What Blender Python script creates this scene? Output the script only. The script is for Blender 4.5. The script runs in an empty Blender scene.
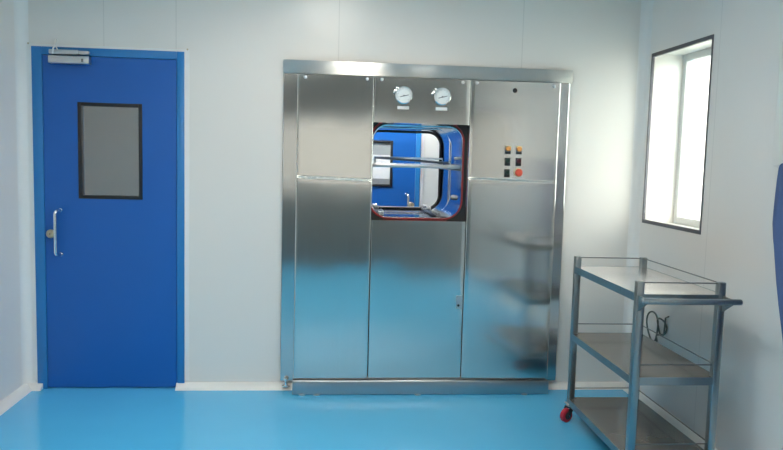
import bpy, bmesh, math, random
from mathutils import Vector, Matrix
random.seed(4)
S = bpy.context.scene
C = S.collection
PI = math.pi

# ------------------------------------------------------------------ materials
def new_mat(name):
    m = bpy.data.materials.new(name); m.use_nodes = True
    nt = m.node_tree
    return m, nt, nt.nodes['Principled BSDF']

def pbr(name, col, rough=.5, metal=0., noise=0., nscale=6., bump=0., bscale=40., coat=0., spec=.5):
    m, nt, b = new_mat(name)
    b.inputs['Base Color'].default_value = (*col, 1)
    b.inputs['Roughness'].default_value = rough
    b.inputs['Metallic'].default_value = metal
    b.inputs['Coat Weight'].default_value = coat
    b.inputs['Specular IOR Level'].default_value = spec
    tc = nt.nodes.new('ShaderNodeTexCoord')
    if noise:
        n = nt.nodes.new('ShaderNodeTexNoise'); n.inputs['Scale'].default_value = nscale
        n.inputs['Detail'].default_value = 4
        nt.links.new(tc.outputs['Object'], n.inputs['Vector'])
        r = nt.nodes.new('ShaderNodeMixRGB'); r.blend_type = 'MIX'
        r.inputs[1].default_value = (*[c * (1 - noise) for c in col], 1)
        r.inputs[2].default_value = (*[min(1, c * (1 + noise)) for c in col], 1)
        nt.links.new(n.outputs['Fac'], r.inputs[0]); nt.links.new(r.outputs[0], b.inputs['Base Color'])
    if bump:
        n = nt.nodes.new('ShaderNodeTexNoise'); n.inputs['Scale'].default_value = bscale
        nt.links.new(tc.outputs['Object'], n.inputs['Vector'])
        bp = nt.nodes.new('ShaderNodeBump'); bp.inputs['Strength'].default_value = bump
        bp.inputs['Distance'].default_value = .01
        nt.links.new(n.outputs['Fac'], bp.inputs['Height']); nt.links.new(bp.outputs['Normal'], b.inputs['Normal'])
    return m

def steel(name, col, rough, aniso, tangent, grain, wav=0.):
    """brushed sheet steel; grain = scale vector of the brushing"""
    m, nt, b = new_mat(name)
    b.inputs['Metallic'].default_value = 1
    b.inputs['Anisotropic'].default_value = aniso
    tc = nt.nodes.new('ShaderNodeTexCoord')
    mp = nt.nodes.new('ShaderNodeMapping'); mp.inputs['Scale'].default_value = grain
    nt.links.new(tc.outputs['Object'], mp.inputs['Vector'])
    n = nt.nodes.new('ShaderNodeTexNoise'); n.inputs['Scale'].default_value = 1; n.inputs['Detail'].default_value = 3
    nt.links.new(mp.outputs['Vector'], n.inputs['Vector'])
    r = nt.nodes.new('ShaderNodeMapRange')
    r.inputs['To Min'].default_value = rough * .8; r.inputs['To Max'].default_value = rough * 1.2
    nt.links.new(n.outputs['Fac'], r.inputs['Value']); nt.links.new(r.outputs['Result'], b.inputs['Roughness'])
    x = nt.nodes.new('ShaderNodeMixRGB')
    x.inputs[1].default_value = (*[c * .93 for c in col], 1); x.inputs[2].default_value = (*[min(1, c * 1.07) for c in col], 1)
    nt.links.new(n.outputs['Fac'], x.inputs[0]); nt.links.new(x.outputs[0], b.inputs['Base Color'])
    if aniso:
        t = nt.nodes.new('ShaderNodeCombineXYZ')
        for i in range(3): t.inputs[i].default_value = tangent[i]
        nt.links.new(t.outputs[0], b.inputs['Tangent'])
    if wav:
        mp2 = nt.nodes.new('ShaderNodeMapping'); mp2.inputs['Scale'].default_value = (2.2, 1, 1.6)
        nt.links.new(tc.outputs['Object'], mp2.inputs['Vector'])
        n2 = nt.nodes.new('ShaderNodeTexNoise'); n2.inputs['Scale'].default_value = 1.0; n2.inputs['Detail'].default_value = 1
        nt.links.new(mp2.outputs['Vector'], n2.inputs['Vector'])
        bp = nt.nodes.new('ShaderNodeBump'); bp.inputs['Strength'].default_value = 1; bp.inputs['Distance'].default_value = wav
        nt.links.new(n2.outputs['Fac'], bp.inputs['Height']); nt.links.new(bp.outputs['Normal'], b.inputs['Normal'])
    return m

def wall_mat(name, col, axis, joints, rough=.3):
    """coated clean-room panel with fine vertical joints at given object coordinates"""
    m, nt, b = new_mat(name)
    b.inputs['Roughness'].default_value = rough
    b.inputs['Specular IOR Level'].default_value = .5
    tc = nt.nodes.new('ShaderNodeTexCoord'); sp = nt.nodes.new('ShaderNodeSeparateXYZ')
    nt.links.new(tc.outputs['Object'], sp.inputs[0])
    last = None
    for j in joints:
        s = nt.nodes.new('ShaderNodeMath'); s.operation = 'SUBTRACT'; s.inputs[1].default_value = j
        nt.links.new(sp.outputs[axis], s.inputs[0])
        a = nt.nodes.new('ShaderNodeMath'); a.operation = 'ABSOLUTE'; nt.links.new(s.outputs[0], a.inputs[0])
        l = nt.nodes.new('ShaderNodeMath'); l.operation = 'LESS_THAN'; l.inputs[1].default_value = .003
        nt.links.new(a.outputs[0], l.inputs[0])
        if last is None: last = l
        else:
            d = nt.nodes.new('ShaderNodeMath'); d.operation = 'MAXIMUM'
            nt.links.new(last.outputs[0], d.inputs[0]); nt.links.new(l.outputs[0], d.inputs[1]); last = d
    n = nt.nodes.new('ShaderNodeTexNoise'); n.inputs['Scale'].default_value = 1.3
    nt.links.new(tc.outputs['Object'], n.inputs['Vector'])
    base = nt.nodes.new('ShaderNodeMixRGB')
    base.inputs[1].default_value = (*[c * .975 for c in col], 1); base.inputs[2].default_value = (*[min(1, c * 1.02) for c in col], 1)
    nt.links.new(n.outputs['Fac'], base.inputs[0])
    if last is not None:
        mx = nt.nodes.new('ShaderNodeMixRGB'); mx.inputs[2].default_value = (*[c * .87 for c in col], 1)
        nt.links.new(last.outputs[0], mx.inputs[0]); nt.links.new(base.outputs[0], mx.inputs[1]); nt.links.new(mx.outputs[0], b.inputs['Base Color'])
    else: nt.links.new(base.outputs[0], b.inputs['Base Color'])
    # faint panel unevenness
    mp2 = nt.nodes.new('ShaderNodeMapping'); mp2.inputs['Scale'].default_value = (1.5, 1.5, 1.5)
    nt.links.new(tc.outputs['Object'], mp2.inputs['Vector'])
    n2 = nt.nodes.new('ShaderNodeTexNoise'); n2.inputs['Scale'].default_value = 1.0; n2.inputs['Detail'].default_value = 2
    nt.links.new(mp2.outputs['Vector'], n2.inputs['Vector'])
    bp = nt.nodes.new('ShaderNodeBump'); bp.inputs['Strength'].default_value = 1; bp.inputs['Distance'].default_value = .01
    nt.links.new(n2.outputs['Fac'], bp.inputs['Height']); nt.links.new(bp.outputs['Normal'], b.inputs['Normal'])
    return m

def glass_mat(name, tint=(.95, .97, .96), refl=.08, rough=0.0):
    m = bpy.data.materials.new(name); m.use_nodes = True; nt = m.node_tree
    nt.nodes.remove(nt.nodes['Principled BSDF'])
    out = nt.nodes['Material Output']
    t = nt.nodes.new('ShaderNodeBsdfTransparent'); t.inputs[0].default_value = (*tint, 1)
    g = nt.nodes.new('ShaderNodeBsdfGlossy'); g.inputs['Roughness'].default_value = rough
    mx = nt.nodes.new('ShaderNodeMixShader'); mx.inputs[0].default_value = refl
    nt.links.new(t.outputs[0], mx.inputs[1]); nt.links.new(g.outputs[0], mx.inputs[2]); nt.links.new(mx.outputs[0], out.inputs[0])
    return m

def emit_mat(name, col, s):
    m, nt, b = new_mat(name)
    b.inputs['Base Color'].default_value = (.9, .9, .9, 1)
    b.inputs['Emission Color'].default_value = (*col, 1); b.inputs['Emission Strength'].default_value = s
    return m

LAMP = 17
M = {}
M['wall_back'] = wall_mat('coated_panel_back', (.745, .715, .675), 0, [.378, .804, 1.79, 2.95])
M['wall_side'] = wall_mat('coated_panel_side', (.79, .755, .72), 1, [-.88, -2.05, -3.2, -4.4])
M['wall_far'] = wall_mat('coated_panel_far', (.74, .75, .72), 0, [])
M['wall_rear'] = wall_mat('grey_panel_rear', (.13, .135, .13), 0, [])
M['ceiling'] = pbr('ceiling_panel', (.75, .76, .75), .5, noise=.02)
M['cove'] = pbr('white_cove_profile', (.80, .79, .775), .5, noise=.02)
M['skirt'] = pbr('white_skirting', (.80, .79, .77), .35, noise=.03)
M['blue_leaf'] = pbr('blue_door_paint', (.006, .108, .41), .38, noise=.05, nscale=2, bump=.02, bscale=90)
M['blue_frame'] = pbr('blue_frame_paint', (.022, .19, .48), .32, noise=.05, nscale=3)
M['black'] = pbr('black_rubber', (.012, .013, .016), .45, noise=.1)
M['dkmetal'] = pbr('grey_anodised', (.10, .10, .115), .4, metal=.5, noise=.1)
M['alu'] = pbr('aluminium', (.62, .63, .64), .32, metal=1, noise=.05)
M['outalu'] = pbr('window_aluminium', (.66, .66, .66), .5, noise=.05)
M['chrome'] = pbr('polished_steel', (.80, .81, .82), .14, metal=1, noise=.03)
M['brass'] = pbr('worn_brass', (.55, .47, .33), .35, metal=.8, noise=.1)
M['glass'] = glass_mat('clear_glass')
M['tintglass'] = glass_mat('tinted_glass', (.29, .29, .28), .06)
M['frostglass'] = glass_mat('pale_glass', (.33, .33, .32), .06)
M['doorglass'] = glass_mat('grey_door_glass', (.56, .56, .54), .10, .05)
M['panel'] = steel('brushed_panel_steel', (.68, .685, .66), .155, .9, (1, 0, 0), (300, 300, 4), wav=.006)
M['trimsteel'] = steel('brushed_trim_steel', (.60, .61, .60), .16, .8, (1, 0, 0), (300, 300, 4), wav=.003)
M['header'] = steel('brushed_header_steel', (.60, .61, .60), .34, .92, (0, 0, 1), (300, 300, 4), wav=.0008)
M['plinth'] = steel('plinth_steel', (.42, .45, .48), .34, .3, (1, 0, 0), (4, 300, 300))
M['chamber'] = steel('chamber_steel_blue_reflection', (.52, .58, .66), .11, 0, (1, 0, 0), (40, 4, 40), wav=.004)  # blue tint stands in for the far door's reflection
M['darksteel'] = pbr('dull_steel', (.22, .22, .22), .35, metal=1, noise=.1)
M['topsheet'] = steel('glare_sheet_steel', (.82, .785, .78), .2, .3, (1, 0, 0), (200, 6, 200))  # window glare put into the colour, paler than the lower shelves
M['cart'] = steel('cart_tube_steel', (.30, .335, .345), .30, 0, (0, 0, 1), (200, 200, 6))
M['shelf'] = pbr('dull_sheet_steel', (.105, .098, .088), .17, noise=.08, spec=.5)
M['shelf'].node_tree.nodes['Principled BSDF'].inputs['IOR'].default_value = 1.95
M['red'] = pbr('red_silicone', (.30, .02, .022), .4, noise=.1)
M['redwheel'] = pbr('red_wheel', (.42, .012, .03), .35, noise=.08)
M['redbtn'] = pbr('red_button', (.72, .10, .06), .35, noise=.05)
M['amber'] = pbr('amber_lens', (.85, .36, .10), .25, noise=.2, nscale=120)
M['green'] = pbr('dark_green_button', (.012, .035, .028), .4, noise=.1)
M['purple'] = pbr('dark_red_button', (.07, .012, .022), .4, noise=.1)
M['ring'] = pbr('yellow_ring', (.72, .62, .42), .45, noise=.05)
M['white'] = pbr('white_plastic', (.82, .82, .81), .35, noise=.02)
M['dial'] = pbr('dial_face', (.80, .84, .84), .4, noise=.02)
M['ink'] = pbr('grey_ink', (.12, .14, .16), .6, noise=.02)
M['redink'] = pbr('red_ink', (.5, .12, .12), .6, noise=.02)
M['cable'] = pbr('dark_green_cable', (.07, .09, .08), .5, noise=.2)
M['cloth'] = pbr('blue_cloth', (.085, .13, .27), .85, noise=.12, nscale=9, bump=.3, bscale=300, spec=.2)
M['board'] = pbr('cream_board', (.82, .79, .75), .5, noise=.03)
M['frost'] = pbr('frosted_white_pane', (.80, .81, .81), .25, noise=.02)
M['greyfilm'] = pbr('grey_film', (.30, .33, .33), .35, noise=.04)
M['lamp'] = emit_mat('lamp_diffuser', (1, .93, .815), LAMP)
M['lampfar'] = emit_mat('far_lamp_diffuser', (1, .99, .97), 55.)

def floor_mat():
    m, nt, b = new_mat('blue_epoxy_floor')
    tc = nt.nodes.new('ShaderNodeTexCoord')
    n = nt.nodes.new('ShaderNodeTexNoise'); n.inputs['Scale'].default_value = 2.2; n.inputs['Detail'].default_value = 5
    nt.links.new(tc.outputs['Object'], n.inputs['Vector'])
    r = nt.nodes.new('ShaderNodeMixRGB')
    r.inputs[1].default_value = (.085, .46, .80, 1); r.inputs[2].default_value = (.105, .52, .85, 1)
    nt.links.new(n.outputs['Fac'], r.inputs[0]); nt.links.new(r.outputs[0], b.inputs['Base Color'])
    b.inputs['Roughness'].default_value = .16
    n2 = nt.nodes.new('ShaderNodeTexNoise'); n2.inputs['Scale'].default_value = 7; n2.inputs['Detail'].default_value = 2
    nt.links.new(tc.outputs['Object'], n2.inputs['Vector'])
    bp = nt.nodes.new('ShaderNodeBump'); bp.inputs['Strength'].default_value = .15; bp.inputs['Distance'].default_value = .004
    nt.links.new(n2.outputs['Fac'], bp.inputs['Height']); nt.links.new(bp.outputs['Normal'], b.inputs['Normal'])
    return m
M['floor'] = floor_mat()

# ------------------------------------------------------------------ geometry helpers
def box(bm, x0, x1, y0, y1, z0, z1, bev=0., seg=2):
    t = bmesh.new()
    bmesh.ops.create_cube(t, size=1)
    bmesh.ops.scale(t, vec=(abs(x1 - x0), abs(y1 - y0), abs(z1 - z0)), verts=t.verts)
    bmesh.ops.translate(t, vec=((x0 + x1) / 2, (y0 + y1) / 2, (z0 + z1) / 2), verts=t.verts)
    if bev: bmesh.ops.bevel(t, geom=t.edges[:], offset=bev, segments=seg, profile=.5, affect='EDGES')
    merge(bm, t)

def merge(bm, t):
    me = bpy.data.meshes.new('tmp'); t.to_mesh(me); t.free()
    bm.from_mesh(me); bpy.data.meshes.remove(me)

def tube(bm, pts, r, seg=10, closed=False):
    pts = [Vector(p) for p in pts]; n = len(pts); rings = []
    ref = None
    for i, p in enumerate(pts):
        a = pts[(i - 1) % n] if (closed or i > 0) else p
        b = pts[(i + 1) % n] if (closed or i < n - 1) else p
        d = (b - a).normalized()
        if ref is None:
            ref = d.orthogonal().normalized()
        ref = (ref - d * ref.dot(d)).normalized()
        s = d.cross(ref)
        rings.append([bm.verts.new(p + r * (math.cos(2 * PI * k / seg) * ref + math.sin(2 * PI * k / seg) * s)) for k in range(seg)])
    for i in range(n if closed else n - 1):
        A, B = rings[i], rings[(i + 1) % n]
        for k in range(seg):
            bm.faces.new((A[k], A[(k + 1) % seg], B[(k + 1) % seg], B[k]))
    if not closed:
        bm.faces.new(rings[0][::-1]); bm.faces.new(rings[-1])

def lathe(bm, prof, origin, axis='y-', seg=28):
    """prof: list of (radius, height); axis: direction the heights run"""
    o = Vector(origin)
    ax = {'y-': (Vector((1, 0, 0)), Vector((0, 0, 1)), Vector((0, -1, 0))),
          'x-': (Vector((0, 1, 0)), Vector((0, 0, 1)), Vector((-1, 0, 0))),
          'x+': (Vector((0, 1, 0)), Vector((0, 0, 1)), Vector((1, 0, 0))),
          'z+': (Vector((1, 0, 0)), Vector((0, 1, 0)), Vector((0, 0, 1)))}[axis]
    rings = []
    for r, h in prof:
        if r < 1e-6: rings.append([bm.verts.new(o + ax[2] * h)])
        else: rings.append([bm.verts.new(o + ax[2] * h + r * (math.cos(2 * PI * k / seg) * ax[0] + math.sin(2 * PI * k / seg) * ax[1])) for k in range(seg)])
    for A, B in zip(rings, rings[1:]):
        for k in range(seg):
            a0, a1 = A[k % len(A)], A[(k + 1) % len(A)]; b0, b1 = B[k % len(B)], B[(k + 1) % len(B)]
            vs = []
            for v in (a0, a1, b1, b0):
                if v not in vs: vs.append(v)
            if len(vs) > 2: bm.faces.new(vs)

def prism(bm, poly, axis, a, b):
    """poly in the two other axes (in order), extruded along axis from a to b"""
    def P(u, v, t):
        return {'x': (t, u, v), 'y': (u, t, v), 'z': (u, v, t)}[axis]
    A = [bm.verts.new(P(u, v, a)) for u, v in poly]; B = [bm.verts.new(P(u, v, b)) for u, v in poly]
    n = len(poly)
    for i in range(n): bm.faces.new((A[i], A[(i + 1) % n], B[(i + 1) % n], B[i]))
    bm.faces.new(A[::-1]); bm.faces.new(B)

def rrect(x0, x1, z0, z1, r, seg=8):
    pts = []
    for cx, cz, a0 in ((x1 - r, z1 - r, 0), (x0 + r, z1 - r, 90), (x0 + r, z0 + r, 180), (x1 - r, z0 + r, 270)):
        for k in range(seg + 1):
            a = math.radians(a0 + 90 * k / seg); pts.append((cx + r * math.cos(a), cz + r * math.sin(a)))
    return pts

def loft(bm, loops, closed=False):
    R = [[bm.verts.new(p) for p in L] for L in loops]
    n = len(R[0])
    rng = range(len(R)) if closed else range(len(R) - 1)
    for i in rng:
        A, B = R[i], R[(i + 1) % len(R)]
        for k in range(n): bm.faces.new((A[k], A[(k + 1) % n], B[(k + 1) % n], B[k]))

def wloc(o):
    v = Vector((0, 0, 0))
    while o is not None: v = v + o.location; o = o.parent
    return v

def obj(name, bm, mat, parent=None, loc=None, smooth=True):
    """bm is in world coordinates; links ONE mesh object"""
    bmesh.ops.recalc_face_normals(bm, faces=bm.faces)
    if parent is not None: org = wloc(parent)
    elif loc is not None: org = Vector(loc)
    else:
        org = Vector((0, 0, 0))
    bmesh.ops.translate(bm, vec=-org, verts=bm.verts)
    me = bpy.data.meshes.new(name); bm.to_mesh(me); bm.free()
    me.materials.append(mat)
    if smooth:
        for p in me.polygons: p.use_smooth = True
        try: me.set_sharp_from_angle(angle=math.radians(38))
        except Exception: pass
    o = bpy.data.objects.new(name, me); C.objects.link(o)
    if parent is not None: o.parent = parent
    elif loc is not None: o.location = loc
    return o

def empty(name, loc, label=None, cat=None, group=None, kind=None):
    o = bpy.data.objects.new(name, None); C.objects.link(o); o.location = loc; o.empty_display_size = .1
    return tag(o, label, cat, group, kind)

def tag(o, label=None, cat=None, group=None, kind=None):
    if label: o['label'] = label
    if cat: o['category'] = cat
    if group: o['group'] = group
    if kind: o['kind'] = kind
    return o

def NB(): return bmesh.new()

def boxobj(name, mat, parent, *a, bev=0., loc=None):
    bm = NB(); box(bm, *a, bev=bev); return obj(name, bm, mat, parent, loc)

# ------------------------------------------------------------------ room numbers
XL, XR = -.115, 3.768
YR = -5.7          # wall behind the camera
H = 2.72
YF = 1.7           # wall of the room seen through the chamber
WY0, WY1, WZ0, WZ1 = -.084, -.817, 1.1185, 2.19
RD = .25           # depth of the window reveal

def struct(name, bm, mat, label, cat, parent=None):
    return tag(obj(name, bm, mat, parent), label, cat, None, 'structure')

bm = NB(); box(bm, XL - .5, XR + .6, YR - .1, YF + .1, -.1, 0)
struct('floor', bm, M['floor'], 'glossy sky blue epoxy floor', 'floor')
bm = NB(); box(bm, XL - .5, XR + .6, YR - .1, YF + .1, H, H + .1)
struct('ceiling', bm, M['ceiling'], 'plain white panel ceiling', 'ceiling')
# back wall with door opening and steriliser opening
bm = NB()
for x0, x1, z0, z1 in ((XL - .5, -.041, 0, H), (-.041, .8545, 2.1, H), (.8545, 1.60, 0, H), (1.60, 3.16, 1.98, H), (3.16, XR + .6, 0, H)):
    box(bm, x0, x1, 0, .08, z0, z1)
struct('wall_back', bm, M['wall_back'], 'pale grey panelled wall behind the door and the steel steriliser', 'wall')
bm = NB(); box(bm, XL - .1, XL, YR, 0, 0, H)
struct('wall_left', bm, M['wall_side'], 'pale grey wall at the left edge beside the blue door', 'wall')
bm = NB()
W3 = (-5.4, -3.3, 1.1185, 2.19)
for y0, y1, z0, z1 in ((WY0, 0, 0, H), (W3[1], WY1, 0, H), (YR, W3[0], 0, H), (W3[0], W3[1], 0, W3[2]), (W3[0], W3[1], W3[3], H), (WY1, WY0, 0, WZ0), (WY1, WY0, WZ1, H)):
    box(bm, XR, XR + RD, y0, y1, z0, z1)
struct('wall_right', bm, M['wall_side'], 'pale grey wall with the bright window, behind the steel cart', 'wall')
# wall behind the camera with an opening for the added window
bm = NB()
RW = (.5, 3.3, .95, 2.02)
for x0, x1, z0, z1 in ((XL, RW[0], 0, H), (RW[1], XR, 0, H), (RW[0], RW[1], 0, RW[2]), (RW[0], RW[1], RW[3], H)):
    box(bm, x0, x1, YR - .1, YR, z0, z1)
struct('wall_rear', bm, M['wall_rear'], 'grey wall behind the camera with an added wide window', 'wall')
# far room
bm = NB()
box(bm, XL - .5, 1.70, YF, YF + .1, 0, H); box(bm, 2.539, XR + .6, YF, YF + .1, 0, H); box(bm, 1.70, 2.539, YF, YF + .1, 2.1, H)
struct('wall_far', bm, M['wall_far'], 'off-white wall seen through the chamber, right of the far blue door', 'wall')
bm = NB(); box(bm, XL - .5, XL - .4, .08, YF, 0, H)
struct('wall_far_left', bm, M['wall_far'], 'left wall of the room beyond the chamber', 'wall')
bm = NB(); box(bm, XR + .5, XR + .6, .08, YF, 0, H)
struct('wall_far_right', bm, M['wall_far'], 'right wall of the room beyond the chamber', 'wall')

# coved corner profiles
def cove(name, cx, sx, r, label):
    # concave fillet in the corner of the back wall; sx = +1 when the room lies to +x
    poly = [(cx, 0), (cx + sx * r, 0)]
    for k in range(1, 9):
        a = PI / 2 * k / 9
        poly.append((cx + sx * (r - r * math.sin(a)), -r + r * math.cos(a)))
    poly.append((cx, -r))
    bm = NB(); prism(bm, poly, 'z', 0, H)
    struct(name, bm, M['cove'], label, 'corner trim')
cove('trim_1', XL, 1, .058, 'white coved corner strip left of the blue door')
cove('trim_2', XR, -1, .056, 'white coved corner strip left of the window')

# skirtings
SK = [(0, 0), (.056, 0), (.053, .008), (.014, .034), (0, .036)]
def skirt_x(bm, x0, x1): prism(bm, [(-d, z) for d, z in SK], 'x', x0, x1)
bm = NB(); skirt_x(bm, XL, -.008); skirt_x(bm, .806, 1.541); skirt_x(bm, 3.184, XR)
struct('baseboard_back', bm, M['skirt'], 'white coved skirting along the back wall', 'skirting')
bm = NB(); prism(bm, [(XL + d, z) for d, z in SK], 'y', YR, 0)
struct('baseboard_left', bm, M['skirt'], 'white coved skirting along the left wall', 'skirting')
bm = NB(); prism(bm, [(XR - d, z) for d, z in SK], 'y', YR, 0)
struct('baseboard_right', bm, M['skirt'], 'white coved skirting along the right wall under the cart', 'skirting')

# ------------------------------------------------------------------ window on the right
w = empty('window_1', (XR, (WY0 + WY1) / 2, WZ0), 'bright daylit window in the right wall with a thin dark frame', 'window', None, 'structure')
bm = NB(); f = .022
for y0, y1, z0, z1 in ((WY1, WY1 + f * .55, WZ0, WZ1), (WY0 - f * .55, WY0, WZ0, WZ1), (WY1 + f * .55, WY0 - f * .55, WZ0, WZ0 + f), (WY1 + f * .55, WY0 - f * .55, WZ1 - f, WZ1)):
    box(bm, XR - .004, XR + .012, y0, y1, z0, z1)
obj('window_frame', bm, M['dkmetal'], w)
bm = NB(); box(bm, XR + .002, XR + .008, WY1 + .012, WY0 - .012, WZ0 + f, WZ1 - f)
tag(obj('pane', bm, M['glass'], w), 'clear inner glass')
bm = NB(); g = .045; X1 = XR + RD - .045; X2 = XR + RD - .005
for y0, y1, z0, z1 in ((WY1, WY1 + g, WZ0, WZ1), (WY0 - g, WY0, WZ0, WZ1), (WY1 + g, WY0 - g, WZ0, WZ0 + g), (WY1 + g, WY0 - g, WZ1 - g, WZ1)):
    box(bm, X1, X2, y0, y1, z0, z1, bev=.003)
tag(obj('outer_frame', bm, M['outalu'], w), 'grey aluminium outer frame')
bm = NB(); box(bm, X1 + .018, X1 + .024, WY1 + g, WY0 - g, WZ0 + g, WZ1 - g)
obj('outer_pane', bm, M['glass'], w)

# unseen window added beside the camera to brighten the steel's reflections
w3 = empty('added_window_side', (XR, (W3[0] + W3[1]) / 2, W3[2]), 'added unseen window in the right wall that brightens the steel reflections', 'window', None, 'structure')
bm = NB(); f = .04
for y0, y1, z0, z1 in ((W3[0], W3[0] + f, W3[2], W3[3]), (W3[1] - f, W3[1], W3[2], W3[3]), (W3[0], W3[1], W3[2], W3[2] + f), (W3[0], W3[1], W3[3] - f, W3[3]), (-4.37, -4.33, W3[2] + f, W3[3] - f)):
    box(bm, XR + .01, XR + .05, y0, y1, z0, z1)
obj('window_frame', bm, M['outalu'], w3)
bm = NB(); box(bm, XR + .025, XR + .031, W3[0] + f, W3[1] - f, W3[2] + f, W3[3] - f)
obj('pane', bm, M['frostglass'], w3)

# unseen window added behind the camera for the steel to reflect
w2 = empty('added_window_rear', (1.9, YR, RW[2]), 'added wide window behind the camera, for the steel reflections', 'window', None, 'structure')
bm = NB(); f = .05
for x0, x1, z0, z1 in ((RW[0], RW[0] + f, RW[2], RW[3]), (RW[1] - f, RW[1], RW[2], RW[3]), (RW[0], RW[1], RW[2], RW[2] + f), (RW[0], RW[1], RW[3] - f, RW[3]), (1.87, 1.93, RW[2], RW[3])):
    box(bm, x0, x1, YR - .07, YR - .02, z0, z1)
obj('window_frame', bm, M['outalu'], w2)
bm = NB(); box(bm, RW[0] + .05, RW[1] - .05, YR - .05, YR - .044, RW[2] + .05, RW[3] - .05)
obj('pane', bm, M['tintglass'], w2)

# ------------------------------------------------------------------ doors
def build_door(name, label, x0, x1, yw, flip, near):
    """steel door in a wall whose face is at y = yw, frame outer edges x0..x1, 2.1 m high, front towards -y"""
    d = empty(name, ((x0 + x1) / 2, yw, 0), label, 'door', None, 'structure')
    L = .062 if not flip else .046; R = .048 if not flip else .044
    lx0, lx1 = x0 + L, x1 - R
    fy = yw - .012
    bm = NB()
    box(bm, x0, lx0 - .003, fy, yw + .07, 0, 2.1, bev=.003); box(bm, lx1 + .003, x1, fy, yw + .07, 0, 2.1, bev=.003)
    box(bm, lx0 - .003, lx1 + .003, fy, yw + .07, 2.052, 2.1, bev=.003)
    tag(obj('door_frame', bm, M['blue_frame'], d), 'lighter blue frame')
    bm = NB(); t = .028
    box(bm, x0 - t, x0, yw - .005, yw + .003, 0.05, 2.1 + .014); box(bm, x1, x1 + t, yw - .005, yw + .003, 0.05, 2.1 + .014); box(bm, x0, x1, yw - .005, yw + .003, 2.1, 2.1 + .014)
    tag(obj('surround_trim', bm, M['cove'], d), 'white sealing strip')
    # leaf with a window hole
    if not flip: wx0, wx1, wz0, wz1 = .221, .602, 1.193, 1.777
    else: wx0, wx1, wz0, wz1 = 1.933, 2.296, 1.240, 1.642
    ly0, ly1 = yw - .004, yw + .045
    bm = NB(); b = .02
    for a in ((lx0, wx0 + b, .008, 2.049), (wx1 - b, lx1, .008, 2.049), (wx0 + b, wx1 - b, .008, wz0 + b), (wx0 + b, wx1 - b, wz1 - b, 2.049)):
        box(bm, a[0], a[1], ly0, ly1, a[2], a[3])
    obj('door_leaf', bm, M['blue_leaf'], d)
    bm = NB()
    for a in ((wx0, wx0 + .022, wz0, wz1), (wx1 - .022, wx1, wz0, wz1), (wx0 + .022, wx1 - .022, wz0, wz0 + .022), (wx0 + .022, wx1 - .022, wz1 - .022, wz1)):
        box(bm, a[0], a[1], ly0 - .005, ly0 + .03, a[2], a[3], bev=.002)
    wf = tag(obj('vision_frame', bm, M['black'], d), 'black vision panel frame')
    if near:
        boxobj('pane', M['doorglass'], wf, wx0 + .022, wx1 - .022, ly0 + .002, ly0 + .008, wz0 + .022, wz1 - .022)
    else:
        boxobj('pane', M['frost'], wf, wx0 + .022, wx1 - .022, ly0 + .002, ly0 + .008, wz0 + .07, 1.516)
        boxobj('tinted_pane', M['greyfilm'], wf, wx0 + .022, wx1 - .022, ly0 + .002, ly0 + .008, 1.516, wz1 - .022)
        boxobj('tinted_pane', M['alu'], wf, wx0 + .022, wx1 - .022, ly0 + .002, ly0 + .008, wz0 + .022, wz0 + .07)
    # pull handle
    hx = .098 if not flip else 2.434
    z0, z1 = .834, 1.131
    if flip: z0, z1 = .916, 1.191
    sgn = 1 if not flip else -1
    y = ly0; s = .055; r = .02
    pts = [(hx + sgn * .012, y, z1 - .012), (hx + sgn * .010, y - s + r, z1 - .012)]
    for k in range(1, 6):
        a = PI / 2 * k / 5
        pts.append((hx + sgn * .006 * (1 - k / 5), y - s + r - r * math.sin(a), z1 - .012 - r + r * math.cos(a)))
    for k in range(5, -1, -1):
        a = PI / 2 * k / 5
        pts.append((hx + sgn * .006 * (1 - k / 5), y - s + r - r * math.sin(a), z0 + .012 + r - r * math.cos(a)))
    pts += [(hx + sgn * .012, y, z0 + .012)]
    bm = NB(); tube(bm, pts, .0095, 12)
    h = tag(obj('pull_handle', bm, M['chrome'], d), 'polished steel pull handle')
    for z in (z0 + .012, z1 - .012):
        bm = NB(); lathe(bm, [(0, 0), (.012, 0), (.012, .003), (.010, .005), (0, .005)], (hx + sgn * .012, y, z)); obj('rose', bm, M['chrome'], h)
    lx = .052 if not flip else 2.468
    lz = .973 if not flip else 1.086
    bm = NB(); lathe(bm, [(0, 0), (.027, 0), (.027, .006), (.022, .011), (.011, .011), (.010, .016), (0, .016)], (lx, y, lz))
    lk = tag(obj('lock_cylinder', bm, M['brass'], d), 'dull brass lock cylinder')
    boxobj('key_slot', M['black'], lk, lx - .0015, lx + .0015, y - .0168, y - .0155, lz - .006, lz + .006)
    if near:
        bm = NB(); box(bm, .070, .306, y - .05, y, 2.000, 2.046, bev=.005)
        cl = tag(obj('door_closer', bm, M['alu'], d), 'grey box-shaped door closer')
        bm = NB(); box(bm, .075, .245, fy - .042, fy, 2.053, 2.080, bev=.004)
        box(bm, .245, .302, fy - .036, fy, 2.056, 2.077, bev=.003)
        obj('closer_bracket', bm, M['alu'], cl)
        bm = NB(); tube(bm, [(.10, fy - .045, 2.05), (.105, fy - .05, 2.085), (.118, fy - .05, 2.10), (.112, fy - .03, 2.132), (.104, yw - .006, 2.145)], .0045, 8)
        tube(bm, [(.118, fy - .05, 2.10), (.128, fy - .045, 2.078)], .004, 8)
        obj('closer_arm', bm, M['white'], cl)
        bm = NB(); box(bm, .262, .274, y - .052, y - .049, 2.01, 2.03, bev=.001); obj('adjusting_screw', bm, M['darksteel'], cl)
        for k, x in enumerate((x0 - .018, x1 + .018)):
            bm = NB(); lathe(bm, [(0, 0), (.006, 0), (.005, .004), (0, .005)], (x, yw - .004, 2.125 - .01)); obj('trim_screw', bm, M['brass'], d)
    return d
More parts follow.
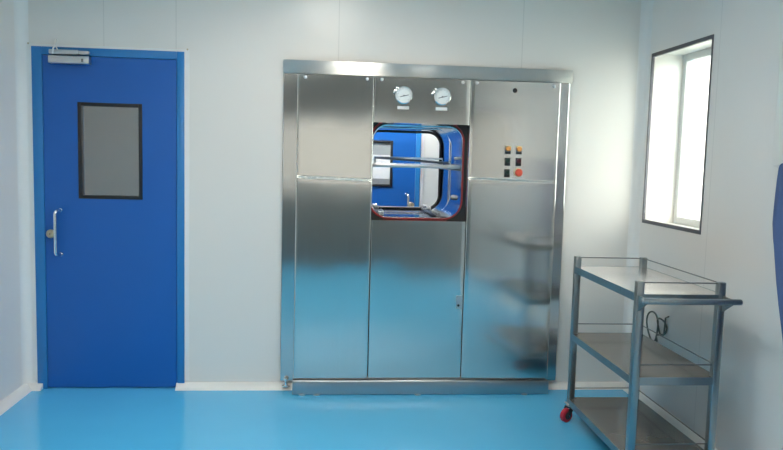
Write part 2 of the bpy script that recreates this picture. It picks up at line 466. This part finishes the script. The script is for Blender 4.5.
build_door('door_1', 'blue steel door with a black-framed vision panel at the left', -.041, .8545, 0, False, True)
build_door('door_2', 'blue door in the far room, seen through the steriliser chamber', 1.70, 2.539, YF, True, False)

# ------------------------------------------------------------------ steriliser
PX = [1.543, 2.011, 2.608, 3.177]
PY = -.11           # front of the sheets
st = empty('sterilizer', (2.36, 0, 0), 'large stainless steel pass-through steriliser built into the back wall, with an open square chamber', 'sterilizer')

def ridge(x, z, zc):
    zc = zc + .006 * math.sin(x * 5.2 + .6)
    return -.0044 / (1 + math.exp(max(-60, min(60, (z - zc) / .0036)))) - .0012 * math.exp(-((z - zc) / .09) ** 2)

def sheet(bm, x0, x1, z0, z1, yf, th, r=.006, ridge_z=None, nx=24):
    """folded sheet: rounded edges at both sides, optional pressed crease"""
    xs = [(x0, th)]
    for k in range(0, 5):
        a = PI / 2 * k / 4; xs.append((x0 + r - r * math.cos(a), r - r * math.sin(a)))
    for k in range(1, nx): xs.append((x0 + r + (x1 - x0 - 2 * r) * k / nx, 0))
    for k in range(4, -1, -1):
        a = PI / 2 * k / 4; xs.append((x1 - r + r * math.cos(a), r - r * math.sin(a)))
    xs.append((x1, th))
    zs = [z0 + (z1 - z0) * k / 40 for k in range(41)]
    if ridge_z:
        zs = sorted(set([z for z in zs if abs(z - ridge_z) > .045] + [ridge_z + .001 * k for k in range(-44, 45)]))
    rows = []
    for z in zs:
        rows.append([bm.verts.new((x, yf + d + (ridge(x, z, ridge_z) if (ridge_z and d < th * .9) else 0), z)) for x, d in xs])
    for A, B in zip(rows, rows[1:]):
        for k in range(len(xs) - 1): bm.faces.new((A[k], A[k + 1], B[k + 1], B[k]))
    bm.faces.new(rows[0]); bm.faces.new(rows[-1][::-1])
    bm.faces.new([r_[0] for r_ in rows][::-1] + [r_[-1] for r_ in rows]) if False else None
    bm2 = [rows[i][0] for i in range(len(rows))], [rows[i][-1] for i in range(len(rows))]
    for i in range(len(rows) - 1): bm.faces.new((bm2[0][i], bm2[0][i + 1], bm2[1][i + 1], bm2[1][i]))

g = .0016
ZB, ZT = .094, 1.982
bm = NB(); sheet(bm, PX[0], PX[1] - g, ZB, ZT, PY, .09, ridge_z=1.357)
obj('left_panel', bm, M['panel'], st)
bm = NB(); sheet(bm, PX[2] + g, PX[3], ZB, ZT, PY, .09, ridge_z=1.371)
rp = obj('right_panel', bm, M['panel'], st)
bm = NB(); sheet(bm, PX[1] + g, PX[2] - g, 1.706, ZT, PY, .09, r=.004)
obj('gauge_panel', bm, M['panel'], st)
bm = NB(); sheet(bm, PX[1] + g, PX[2] - g, ZB, 1.104, PY, .09, r=.004)
dp = obj('lower_door', bm, M['panel'], st)
bm = NB(); sheet(bm, 2.562, 2.597, .55, .632, PY - .006, .0055, r=.002, nx=2)
lk = tag(obj('lock_plate', bm, M['alu'], dp), 'small steel lock plate')
bm = NB(); lathe(bm, [(0, 0), (.008, 0), (.008, .003), (0, .003)], (2.576, PY - .006, .571)); 
obj('keyhole', bm, M['black'], dp)
# surround on the wall
SX0, SX1, SZ1 = 1.4545, 3.2674, 2.074
bm = NB()
prism(bm, [(SX0, -.022), (SX0 + .004, -.026), (PX[0] + .02, -.026), (PX[0] + .02, 0), (SX0, 0)], 'z', .055, 1.992)
obj('side_trim', bm, M['trimsteel'], st, smooth=False)
bm = NB()
prism(bm, [(PX[3] - .02, -.026), (SX1 - .008, -.026), (SX1 - .003, -.023), (SX1, -.016), (SX1, 0), (PX[3] - .02, 0)], 'z', .055, 1.992)
obj('side_trim', bm, M['trimsteel'], st, smooth=False)
bm = NB(); box(bm, SX0 - .001, SX1 + .006, -.040, 0, 1.994, SZ1, bev=.001)
obj('header_trim', bm, M['header'], st)
bm = NB(); box(bm, PX[0] - .003, 3.176, -.152, -.03, .004, .088, bev=.004)
obj('plinth', bm, M['plinth'], st)
for x in (1.60, 1.69, 2.33, 3.02):
    bm = NB(); lathe(bm, [(0, 0), (.022, 0), (.022, .006), (.006, .008), (.006, .03), (0, .03)], (x, -.14, 0), 'z+', 12)
    obj('levelling_foot', bm, M['alu'], st)
bm = NB(); lathe(bm, [(0, 0), (.026, 0), (.026, .006), (.010, .010), (.010, .030), (.014, .034), (.014, .050), (.007, .056), (0, .056)], (1.495, -.045, .024), 'z+', 16)
tag(obj('floor_bolt', bm, M['chrome'], st), 'bright bolt beside the plinth')
for x, z in ((1.592, 1.964), (1.967, 1.966), (2.056, 1.966), (2.557, 1.966), (2.645, 1.966), (3.133, 1.962)):
    bm = NB(); lathe(bm, [(0, 0), (.0105, 0), (.0105, .004), (.007, .008), (0, .009)], (x, PY, z), seg=14)
    obj('panel_screw', bm, M['alu'], st)
# body (in the wall and in the room behind)
bm = NB()
B0, B1 = .0, .90
cr = rrect(2.005, 2.596, 1.106, 1.706, .12)
inner0 = [(x, -.022, z) for x, z in cr]; inner1 = [(x, B1, z) for x, z in cr]
co = rrect(1.985, 2.616, 1.086, 1.726, .115)
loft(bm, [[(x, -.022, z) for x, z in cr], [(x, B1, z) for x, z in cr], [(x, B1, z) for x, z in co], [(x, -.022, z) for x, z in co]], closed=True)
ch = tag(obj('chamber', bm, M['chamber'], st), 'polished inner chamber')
# front flange: square plate with rounded opening, dark
def plate(bm, X0, X1, Z0, Z1, loop, y0, y1):
    n = len(loop)
    outer = []
    cx, cz = sum(p[0] for p in loop) / n, sum(p[1] for p in loop) / n
    for x, z in loop:
        dx, dz = x - cx, z - cz
        t = min(((X1 - cx) if dx > 0 else (cx - X0)) / abs(dx) if abs(dx) > 1e-6 else 1e9, ((Z1 - cz) if dz > 0 else (cz - Z0)) / abs(dz) if abs(dz) > 1e-6 else 1e9)
        outer.append((cx + dx * t, cz + dz * t))
    loft(bm, [[(x, y0, z) for x, z in loop], [(x, y0, z) for x, z in outer], [(x, y1, z) for x, z in outer], [(x, y1, z) for x, z in loop]], closed=True)
fl = rrect(1.984, 2.617, 1.085, 1.727, .116)
bm = NB(); plate(bm, 1.95, 2.66, 1.05, 1.76, rrect(2.005, 2.596, 1.106, 1.706, .12), -.024, -.0222)
tag(obj('front_flange', bm, M['black'], st), 'black sealing flange')
bm = NB(); plate(bm, 1.62, 3.14, .06, 1.96, fl, .0, B1 - .02)
obj('body_shell', bm, M['trimsteel'], st)
bm = NB(); tube(bm, [(x, -.030, z) for x, z in rrect(2.000, 2.590, 1.110, 1.722, .12)], .006, 8, True)
gk = tag(obj('door_gasket', bm, M['red'], st), 'red silicone door gasket')
bm = NB(); tube(bm, [(x, -.026, z) for x, z in rrect(2.013, 2.586, 1.117, 1.695, .095)], .0045, 8, True)
tag(obj('chamber_lip', bm, M['chrome'], st), 'bright steel lip')
bm = NB(); tube(bm, [(x, B1 - .01, z) for x, z in rrect(2.014, 2.587, 1.115, 1.692, .10)], .010, 8, True)
tag(obj('rear_gasket', bm, M['black'], st), 'dark seal at the far end of the chamber')
bm = NB(); tube(bm, [(x, .5, z) for x, z in rrect(2.010, 2.591, 1.111, 1.701, .096)], .004, 6, True)
obj('weld_seam', bm, M['chrome'], ch)
# guide rails and rollers on the chamber floor
for x in (2.085, 2.46):
    bm = NB(); box(bm, x - .018, x + .018, .06, .82, 1.112, 1.128, bev=.003)
    prism(bm, [(.10, 1.128), (.24, 1.128), (.22, 1.150), (.12, 1.150)], 'x', x - .006, x + .006)
    gr = obj('guide_rail', bm, M['darksteel'], st)
    for y in (.09, .17, .25, .55, .75):
        bm = NB(); lathe(bm, [(0, -.016), (.013, -.016), (.013, -.006), (.010, -.004), (.010, .004), (.013, .006), (.013, .016), (0, .016)], (x, y, 1.139), 'x+', 14)
        obj('roller', bm, M['alu'], gr)
# ports on the right chamber wall
for y, z, r in ((.28, 1.235, .018), (.20, 1.50, .010), (.45, 1.45, .010)):
    bm = NB(); lathe(bm, [(0, -.004), (r, -.004), (r, .012), (r * .6, .022), (0, .022)], (2.594, y, z), 'x-', 14)
    obj('chamber_port', bm, M['alu'], ch)
# shelf support ledges
for x in (2.014, 2.587):
    bm = NB(); box(bm, x - .008, x + .008, .02, .84, 1.418, 1.430, bev=.002)
    obj('shelf_support', bm, M['darksteel'], ch)
# gauges
for x, z in ((2.191, 1.874), (2.428, 1.874)):
    bm = NB(); lathe(bm, [(0, 0), (.046, 0), (.046, .018), (.053, .020), (.053, .030), (.049, .034), (.046, .030), (.046, .026), (0, .026)], (x, PY, z))
    gg = tag(obj('pressure_gauge', bm, M['chrome'], st), 'round white-faced pressure gauge')
    bm = NB(); lathe(bm, [(0, 0), (.0455, 0), (.0455, .0012), (0, .0012)], (x, PY - .0262, z)); obj('dial', bm, M['dial'], gg)
    bm = NB()
    for k in range(28):
        a = math.radians(-45 + 270 * k / 27)
        r0 = .034 if k % 3 == 0 else .038
        ca, sa = math.cos(a), math.sin(a)
        tube(bm, [(x + r0 * ca, PY - .0276, z + r0 * sa), (x + .042 * ca, PY - .0276, z + .042 * sa)], .0009, 5)
    obj('scale_marks', bm, M['ink'], gg)
    bm = NB(); a = math.radians(12)
    tube(bm, [(x - .026 * math.cos(a), PY - .029, z - .006 - .026 * math.sin(a)), (x + .030 * math.cos(a), PY - .029, z - .004 + .030 * math.sin(a))], .0022, 6)
    lathe(bm, [(0, 0), (.005, 0), (.005, .004), (0, .004)], (x, PY - .0275, z - .003), seg=12)
    obj('needle', bm, M['ink'], gg)
    bm = NB(); tube(bm, [(x - .036, PY - .012, z + .036), (x - .050, PY - .016, z + .030), (x - .058, PY - .012, z + .014)], .006, 8)
    lathe(bm, [(0, 0), (.010, 0), (.010, .016), (0, .018)], (x - .040, PY - .004, z + .040), seg=12)
    obj('bleed_valve', bm, M['chrome'], gg)
    bm = NB(); box(bm, x - .036, x + .036, PY - .003, PY - .0002, z - .084, z - .064, bev=.001)
    tag(obj('gauge_label', bm, M['white'], gg), 'small white label plate')
# controls on the right panel
def ctl(name, x, z, mat, w_, h_, dep, label, lower=None):
    bm = NB(); box(bm, x - w_ / 2, x + w_ / 2, PY - .008, PY - .001, z - h_ / 2, z + h_ / 2, bev=.002)
    base = tag(obj(name, bm, M['ink'] if lower else M['black'], st), label)
    bm = NB(); lathe(bm, [(0, 0), (w_ * .44, 0), (w_ * .44, dep * .7), (w_ * .36, dep), (0, dep)], (x, PY - .0075, z + (h_ * .14)), seg=20)
    obj('lens' if lower else 'push_button', bm, mat, base)
    return base
for x in (2.856, 2.926):
    b_ = ctl('indicator_lamp', x, 1.560, M['amber'], .036, .052, .014, 'amber indicator lamp', True)
    bm = NB(); box(bm, x - .017, x + .017, PY - .0095, PY - .0078, 1.536, 1.547, bev=.0008); obj('label_plate', bm, M['black'], b_)
    bm = NB(); box(bm, x - .0195, x + .0195, PY - .0092, PY - .0078, 1.5665 + .008, 1.5665 + .020, bev=.0008); obj('lamp_collar', bm, M['ring'], b_)
ctl('switch', 2.856, 1.486, M['green'], .034, .050, .014, 'dark green push switch')
ctl('switch', 2.926, 1.486, M['purple'], .034, .050, .014, 'dark red push switch')
ctl('switch', 2.856, 1.414, M['green'], .034, .050, .014, 'lower dark push switch')
bm = NB(); lathe(bm, [(0, 0), (.029, 0), (.029, .003), (0, .003)], (2.927, PY - .0003, 1.420), seg=24)
e_ = tag(obj('emergency_stop', bm, M['ring'], st), 'red mushroom emergency stop on a pale ring')
bm = NB(); lathe(bm, [(0, .003), (.012, .003), (.012, .014), (.0235, .016), (.0245, .022), (.020, .030), (0, .032)], (2.927, PY, 1.420), seg=24)
obj('mushroom_button', bm, M['redbtn'], e_)
bm = NB(); lathe(bm, [(0, 0), (.015, 0), (.014, .003), (0, .003)], (2.886, PY - .0003, 1.928), seg=20)
tag(obj('panel_hole', bm, M['black'], st), 'dark hole near the top of the panel')  # black disc drawn for a dark hole in the panel

# removable shelf inside the chamber
sh = empty('sterilizer_shelf', (2.3, .42, 1.43), 'steel rod shelf halfway up inside the open steriliser chamber', 'shelf')
bm = NB()
box(bm, 2.016, 2.582, .02, .045, 1.431, 1.455, bev=.004); box(bm, 2.016, 2.582, .78, .80, 1.431, 1.455, bev=.004)
box(bm, 2.016, 2.034, .045, .78, 1.431, 1.452, bev=.003); box(bm, 2.564, 2.582, .045, .78, 1.431, 1.452, bev=.003)
obj('shelf_frame', bm, M['alu'], sh)
for k in range(9):
    x = 2.07 + k * .0575
    bm = NB(); tube(bm, [(x, .04, 1.448), (x, .785, 1.448)], .005, 8); obj('rod', bm, M['chrome'], sh)
bm = NB(); tube(bm, [(2.07, .60, 1.452), (2.07, .60, 1.492), (2.53, .12, 1.466)], .008, 8)
tube(bm, [(2.53, .12, 1.466), (2.53, .12, 1.45)], .008, 8)
tube(bm, [(2.07, .60, 1.494), (2.55, .55, 1.494), (2.55, .55, 1.45)], .006, 8)
obj('shelf_rim', bm, M['alu'], sh)

# ------------------------------------------------------------------ cart
BX, BY, KW, KL = 3.142, -.597, .42, .852
ct = empty('trolley', (BX + KW / 2, BY - KL / 2, 0), 'three-tier stainless steel trolley with a push handle and red casters, beside the right wall', 'cart')
P = .034
posts = {}
for i in (0, 1):
    for j in (0, 1):
        x0 = BX + i * (KW - P); y1 = BY - j * (KL - P)
        bm = NB(); box(bm, x0, x0 + P, y1 - P, y1, .106, .962, bev=.003)
        posts[i, j] = obj('post', bm, M['cart'], ct)
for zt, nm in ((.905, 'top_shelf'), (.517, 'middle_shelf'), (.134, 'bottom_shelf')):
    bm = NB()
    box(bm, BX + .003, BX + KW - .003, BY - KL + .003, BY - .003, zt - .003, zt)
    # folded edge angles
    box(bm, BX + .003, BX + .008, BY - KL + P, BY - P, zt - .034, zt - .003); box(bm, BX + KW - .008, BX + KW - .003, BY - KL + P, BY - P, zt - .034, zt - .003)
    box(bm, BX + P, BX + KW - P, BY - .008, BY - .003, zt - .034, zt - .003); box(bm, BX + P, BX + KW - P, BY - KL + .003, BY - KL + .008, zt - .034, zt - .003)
    tag(obj(nm, bm, M['topsheet' if nm == 'top_shelf' else 'shelf'], ct), 'reflective top shelf, paler for the window glare' if nm == 'top_shelf' else None)
    bm = NB()
    box(bm, BX, BX + .0028, BY - KL + P, BY - P, zt - .036, zt + .001); box(bm, BX + KW - .0028, BX + KW, BY - KL + P, BY - P, zt - .036, zt + .001)
    box(bm, BX + P, BX + KW - P, BY - .0028, BY, zt - .036, zt + .001); box(bm, BX + P, BX + KW - P, BY - KL, BY - KL + .0028, zt - .036, zt + .001)
    obj('shelf_edge', bm, M['cart'], ct)
for z in (.956, .573, .195):
    a = BX + P / 2; b = BX + KW - P / 2; y0 = BY - P / 2; y1 = BY - KL + P / 2
    for p, q in (((a, y0), (b, y0)), ((b, y0), (b, y1)), ((b, y1), (a, y1))):
        bm = NB(); tube(bm, [(*p, z), (*q, z)], .0032, 8); obj('guard_rail', bm, M['darksteel'], ct)
# push handle on the near side
hy = BY - KL - .085; hz = .889
bm = NB(); tube(bm, [(BX - .012, hy, hz), (BX + KW + .022, hy, hz)], .0135, 14)
for x in (BX - .012, BX + KW + .022):
    s = -1 if x < BX else 1
    lathe(bm, [(.0135, 0), (.0125, .003), (.008, .006), (0, .007)], (x, hy, hz), 'x-' if s < 0 else 'x+', 14)
hd = tag(obj('push_handle', bm, M['cart'], ct), 'round push handle')
for x in (BX + .006, BX + KW - .014):
    bm = NB(); prism(bm, [(hy + .006, hz + .008), (hy - .004, hz - .008), (BY - KL, hz - .062), (BY - KL, hz + .012)], 'x', x, x + .008)
    obj('handle_bracket', bm, M['cart'], hd)
# casters
def make_caster(cx, cy, ang):
    R = .040; tr = .030
    c, s = math.cos(ang), math.sin(ang)
    wx, wy = cx + tr * c, cy + tr * s
    bm = NB(); box(bm, cx - .026, cx + .026, cy - .026, cy + .026, .101, .106, bev=.001)
    lathe(bm, [(0, .088), (.020, .088), (.022, .094), (.018, .101), (0, .101)], (cx, cy, 0), 'z+', 16)
    root = obj('caster', bm, M['alu'], ct)
    bm = NB()
    for sd in (-1, 1):
        t = NB()
        prism(t, [(-.022, .090), (.022, .090), (tr + .014, .046), (tr + .008, .032), (tr - .008, .032), (tr - .014, .046)], 'y', sd * .019 - .002, sd * .019 + .002)
        bmesh.ops.rotate(t, cent=(0, 0, 0), matrix=Matrix.Rotation(ang, 3, 'Z'), verts=t.verts)
        bmesh.ops.translate(t, vec=(cx, cy, 0), verts=t.verts); merge(bm, t)
    t = NB(); box(t, -.022, .022, -.021, .021, .084, .090)
    bmesh.ops.rotate(t, cent=(0, 0, 0), matrix=Matrix.Rotation(ang, 3, 'Z'), verts=t.verts)
    bmesh.ops.translate(t, vec=(cx, cy, 0), verts=t.verts); merge(bm, t)
    obj('fork', bm, M['black'], root)
    def spun(prof, seg=24):
        t = NB(); lathe(t, prof, (0, 0, 0), 'y-', seg)
        bmesh.ops.rotate(t, cent=(0, 0, 0), matrix=Matrix.Rotation(ang, 3, 'Z'), verts=t.verts)
        bmesh.ops.translate(t, vec=(wx, wy, R), verts=t.verts); return t
    obj('wheel', spun([(.016, -.015), (.034, -.015), (R, -.010), (R, .010), (.034, .015), (.016, .015)]), M['redwheel'], root)
    obj('hub', spun([(0, -.0165), (.023, -.0165), (.023, .0165), (0, .0165)]), M['black'], root)
    obj('axle', spun([(0, -.026), (.006, -.026), (.006, .026), (0, .026)], 10), M['chrome'], root)
make_caster(BX + P / 2, BY - P / 2, math.radians(208))
make_caster(BX + KW - P / 2, BY - P / 2, math.radians(110))
make_caster(BX + P / 2, BY - KL + P / 2, math.radians(100))
make_caster(BX + KW - P / 2, BY - KL + P / 2, math.radians(75))

# ------------------------------------------------------------------ coiled cable on the right wall
bm = NB(); X = XR - .012
def ell(cy, cz, a, b, rot, t0, t1, n, dx=0.):
    o = []
    for k in range(n + 1):
        t = math.radians(t0 + (t1 - t0) * k / n); u, v = a * math.cos(t), b * math.sin(t)
        o.append((X - dx - .006 * math.sin(2 * t), cy + u * math.cos(rot) - v * math.sin(rot), cz + u * math.sin(rot) + v * math.cos(rot)))
    return o
pts = [(XR + .004, -.52, .60)] + [(X, -.500, .585)]
pts += ell(-.455, .520, .060, .046, .4, 200, 560, 26)
pts += ell(-.355, .495, .072, .095, -.25, 210, 600, 30, .008)
pts += [(X, -.40, .46), (X - .004, -.415, .425), (X - .002, -.405, .395)]
tube(bm, pts, .0052, 8)
tag(obj('cable', bm, M['cable'], None, (XR, -.4, .48)), 'dark coiled cable hanging from the right wall behind the trolley', 'cable')

# ------------------------------------------------------------------ board and cloth at the right edge
bd = empty('wall_board', (XR, -1.8, 1.49), 'cream board fixed to the right wall above the blue cloth', 'board')
boxobj('backing', M['board'], bd, XR - .03, XR - .0005, -2.15, -1.447, 1.50, 2.05, bev=.004)
for y in (-1.62, -1.96):
    bm = NB(); tube(bm, [(XR - .028, y, 1.56), (XR - .06, y, 1.555), (XR - .075, y, 1.565), (XR - .078, y, 1.585)], .005, 8)
    obj('hook', bm, M['chrome'], bd)
# hanging cloth with folds
bm = NB(); N = 64; rows = []
Zs = [1.512, 1.509, 1.503, 1.49, 1.44, 1.38, 1.31, 1.245, 1.18, 1.10, 1.0, .9, .8, .7, .5, .3]
E = [-1.575, -1.562, -1.553, -1.547, -1.541, -1.537, -1.534, -1.534, -1.547, -1.571, -1.601, -1.631, -1.664, -1.696, -1.754, -1.811]
for side in (0, 1):
    for z, e in zip(Zs, E):
        row = []
        for k in range(N + 1):
            t = k / N; y = e + (-2.12 - e) * t
            amp = .005 + .016 * min(1, (1.52 - z) / .5)
            x = XR - .062 - amp * (1 + math.sin(t * 31 + .8 * math.sin(z * 3))) * min(1, t * 9 + .15) + side * .006
            row.append(bm.verts.new((x, y, z)))
        rows.append(row)
n = len(Zs)
for s in (0, n):
    for A, B in zip(rows[s:s + n], rows[s + 1:s + n]):
        for k in range(N): bm.faces.new((A[k], A[k + 1], B[k + 1], B[k]))
for k in range(N):
    bm.faces.new((rows[0][k], rows[0][k + 1], rows[n][k + 1], rows[n][k])); bm.faces.new((rows[n - 1][k], rows[n - 1][k + 1], rows[2 * n - 1][k + 1], rows[2 * n - 1][k]))
for i in range(n - 1):
    for k in (0, N): bm.faces.new((rows[i][k], rows[i + 1][k], rows[n + i + 1][k], rows[n + i][k]))
cl = tag(obj('hanging_cloth', bm, M['cloth'], None, (XR, -1.75, .3)), 'blue cloth hanging on the right wall at the right edge of the view', 'cloth')

# ------------------------------------------------------------------ lamps
def lamp(x, y, sx, sy, mat, label):
    l = empty('ceiling_light', (x, y, H), label, 'ceiling light')
    bm = NB()
    for a in ((x - sx / 2 - .02, x - sx / 2, y - sy / 2 - .02, y + sy / 2 + .02), (x + sx / 2, x + sx / 2 + .02, y - sy / 2 - .02, y + sy / 2 + .02),
              (x - sx / 2, x + sx / 2, y - sy / 2 - .02, y - sy / 2), (x - sx / 2, x + sx / 2, y + sy / 2, y + sy / 2 + .02)):
        box(bm, *a, H - .05, H)
    obj('lamp_frame', bm, M['white'], l)
    boxobj('diffuser', mat, l, x - sx / 2, x + sx / 2, y - sy / 2, y + sy / 2, H - .045, H - .02)
lamp(1.72, -1.55, .42, 1.2, M['lamp'], 'ceiling light panel in front of the steriliser')
lamp(.85, -3.9, .42, 1.2, M['lamp'], 'added ceiling light panel to the left above the camera')  # unseen lamp added to even out the room light
lamp(2.75, -3.9, .42, 1.2, M['lamp'], 'added ceiling light panel to the right above the camera')  # second unseen lamp, added to lift the side walls
lamp(1.9, 1.3, 1.2, .3, M['lampfar'], 'added ceiling light panel in the room beyond the chamber')  # unseen lamp added to brighten the far room

# ------------------------------------------------------------------ daylight
wd = bpy.data.worlds.new('overcast'); S.world = wd; wd.use_nodes = True
nt = wd.node_tree; bg = nt.nodes['Background']
tc = nt.nodes.new('ShaderNodeTexCoord'); sp = nt.nodes.new('ShaderNodeSeparateXYZ'); nt.links.new(tc.outputs['Generated'], sp.inputs[0])
rp_ = nt.nodes.new('ShaderNodeValToRGB'); mr = nt.nodes.new('ShaderNodeMapRange')
mr.inputs['From Min'].default_value = -1; mr.inputs['From Max'].default_value = 1
nt.links.new(sp.outputs[2], mr.inputs['Value']); nt.links.new(mr.outputs['Result'], rp_.inputs[0])
e = rp_.color_ramp.elements
e[0].position = .30; e[0].color = (.30, .32, .28, 1); e[1].position = .52; e[1].color = (1, .975, .94, 1)
nt.links.new(rp_.outputs[0], bg.inputs['Color']); bg.inputs['Strength'].default_value = 10

# ------------------------------------------------------------------ camera
cam = bpy.data.cameras.new('camera'); co_ = bpy.data.objects.new('camera', cam); C.objects.link(co_)
yaw, pitch, roll, F = .0896, -.0924, .0265, 716.82
cam.sensor_width = 36; cam.lens = F / 783 * 36; cam.clip_start = .05
fw = Vector((math.sin(yaw) * math.cos(pitch), math.cos(yaw) * math.cos(pitch), math.sin(pitch)))
rt = Vector((math.cos(yaw), -math.sin(yaw), 0)); up = rt.cross(fw)
r2 = rt * math.cos(roll) + up * math.sin(roll); u2 = -rt * math.sin(roll) + up * math.cos(roll)
m = Matrix((r2, u2, -fw)).transposed().to_4x4(); m.translation = Vector((1.7398, -4.5401, 1.4869))
co_.matrix_world = m
S.camera = co_

S.view_settings.view_transform = 'Standard'; S.view_settings.look = 'None'; S.view_settings.gamma = 1
S.view_settings.use_curve_mapping = False; S.view_settings.exposure = .27
S.cycles.use_denoising = True
S.cycles.max_bounces = 10; S.cycles.diffuse_bounces = 6; S.cycles.glossy_bounces = 5; S.cycles.transparent_max_bounces = 12
S.cycles.sample_clamp_indirect = 6
S.cycles.caustics_reflective = False
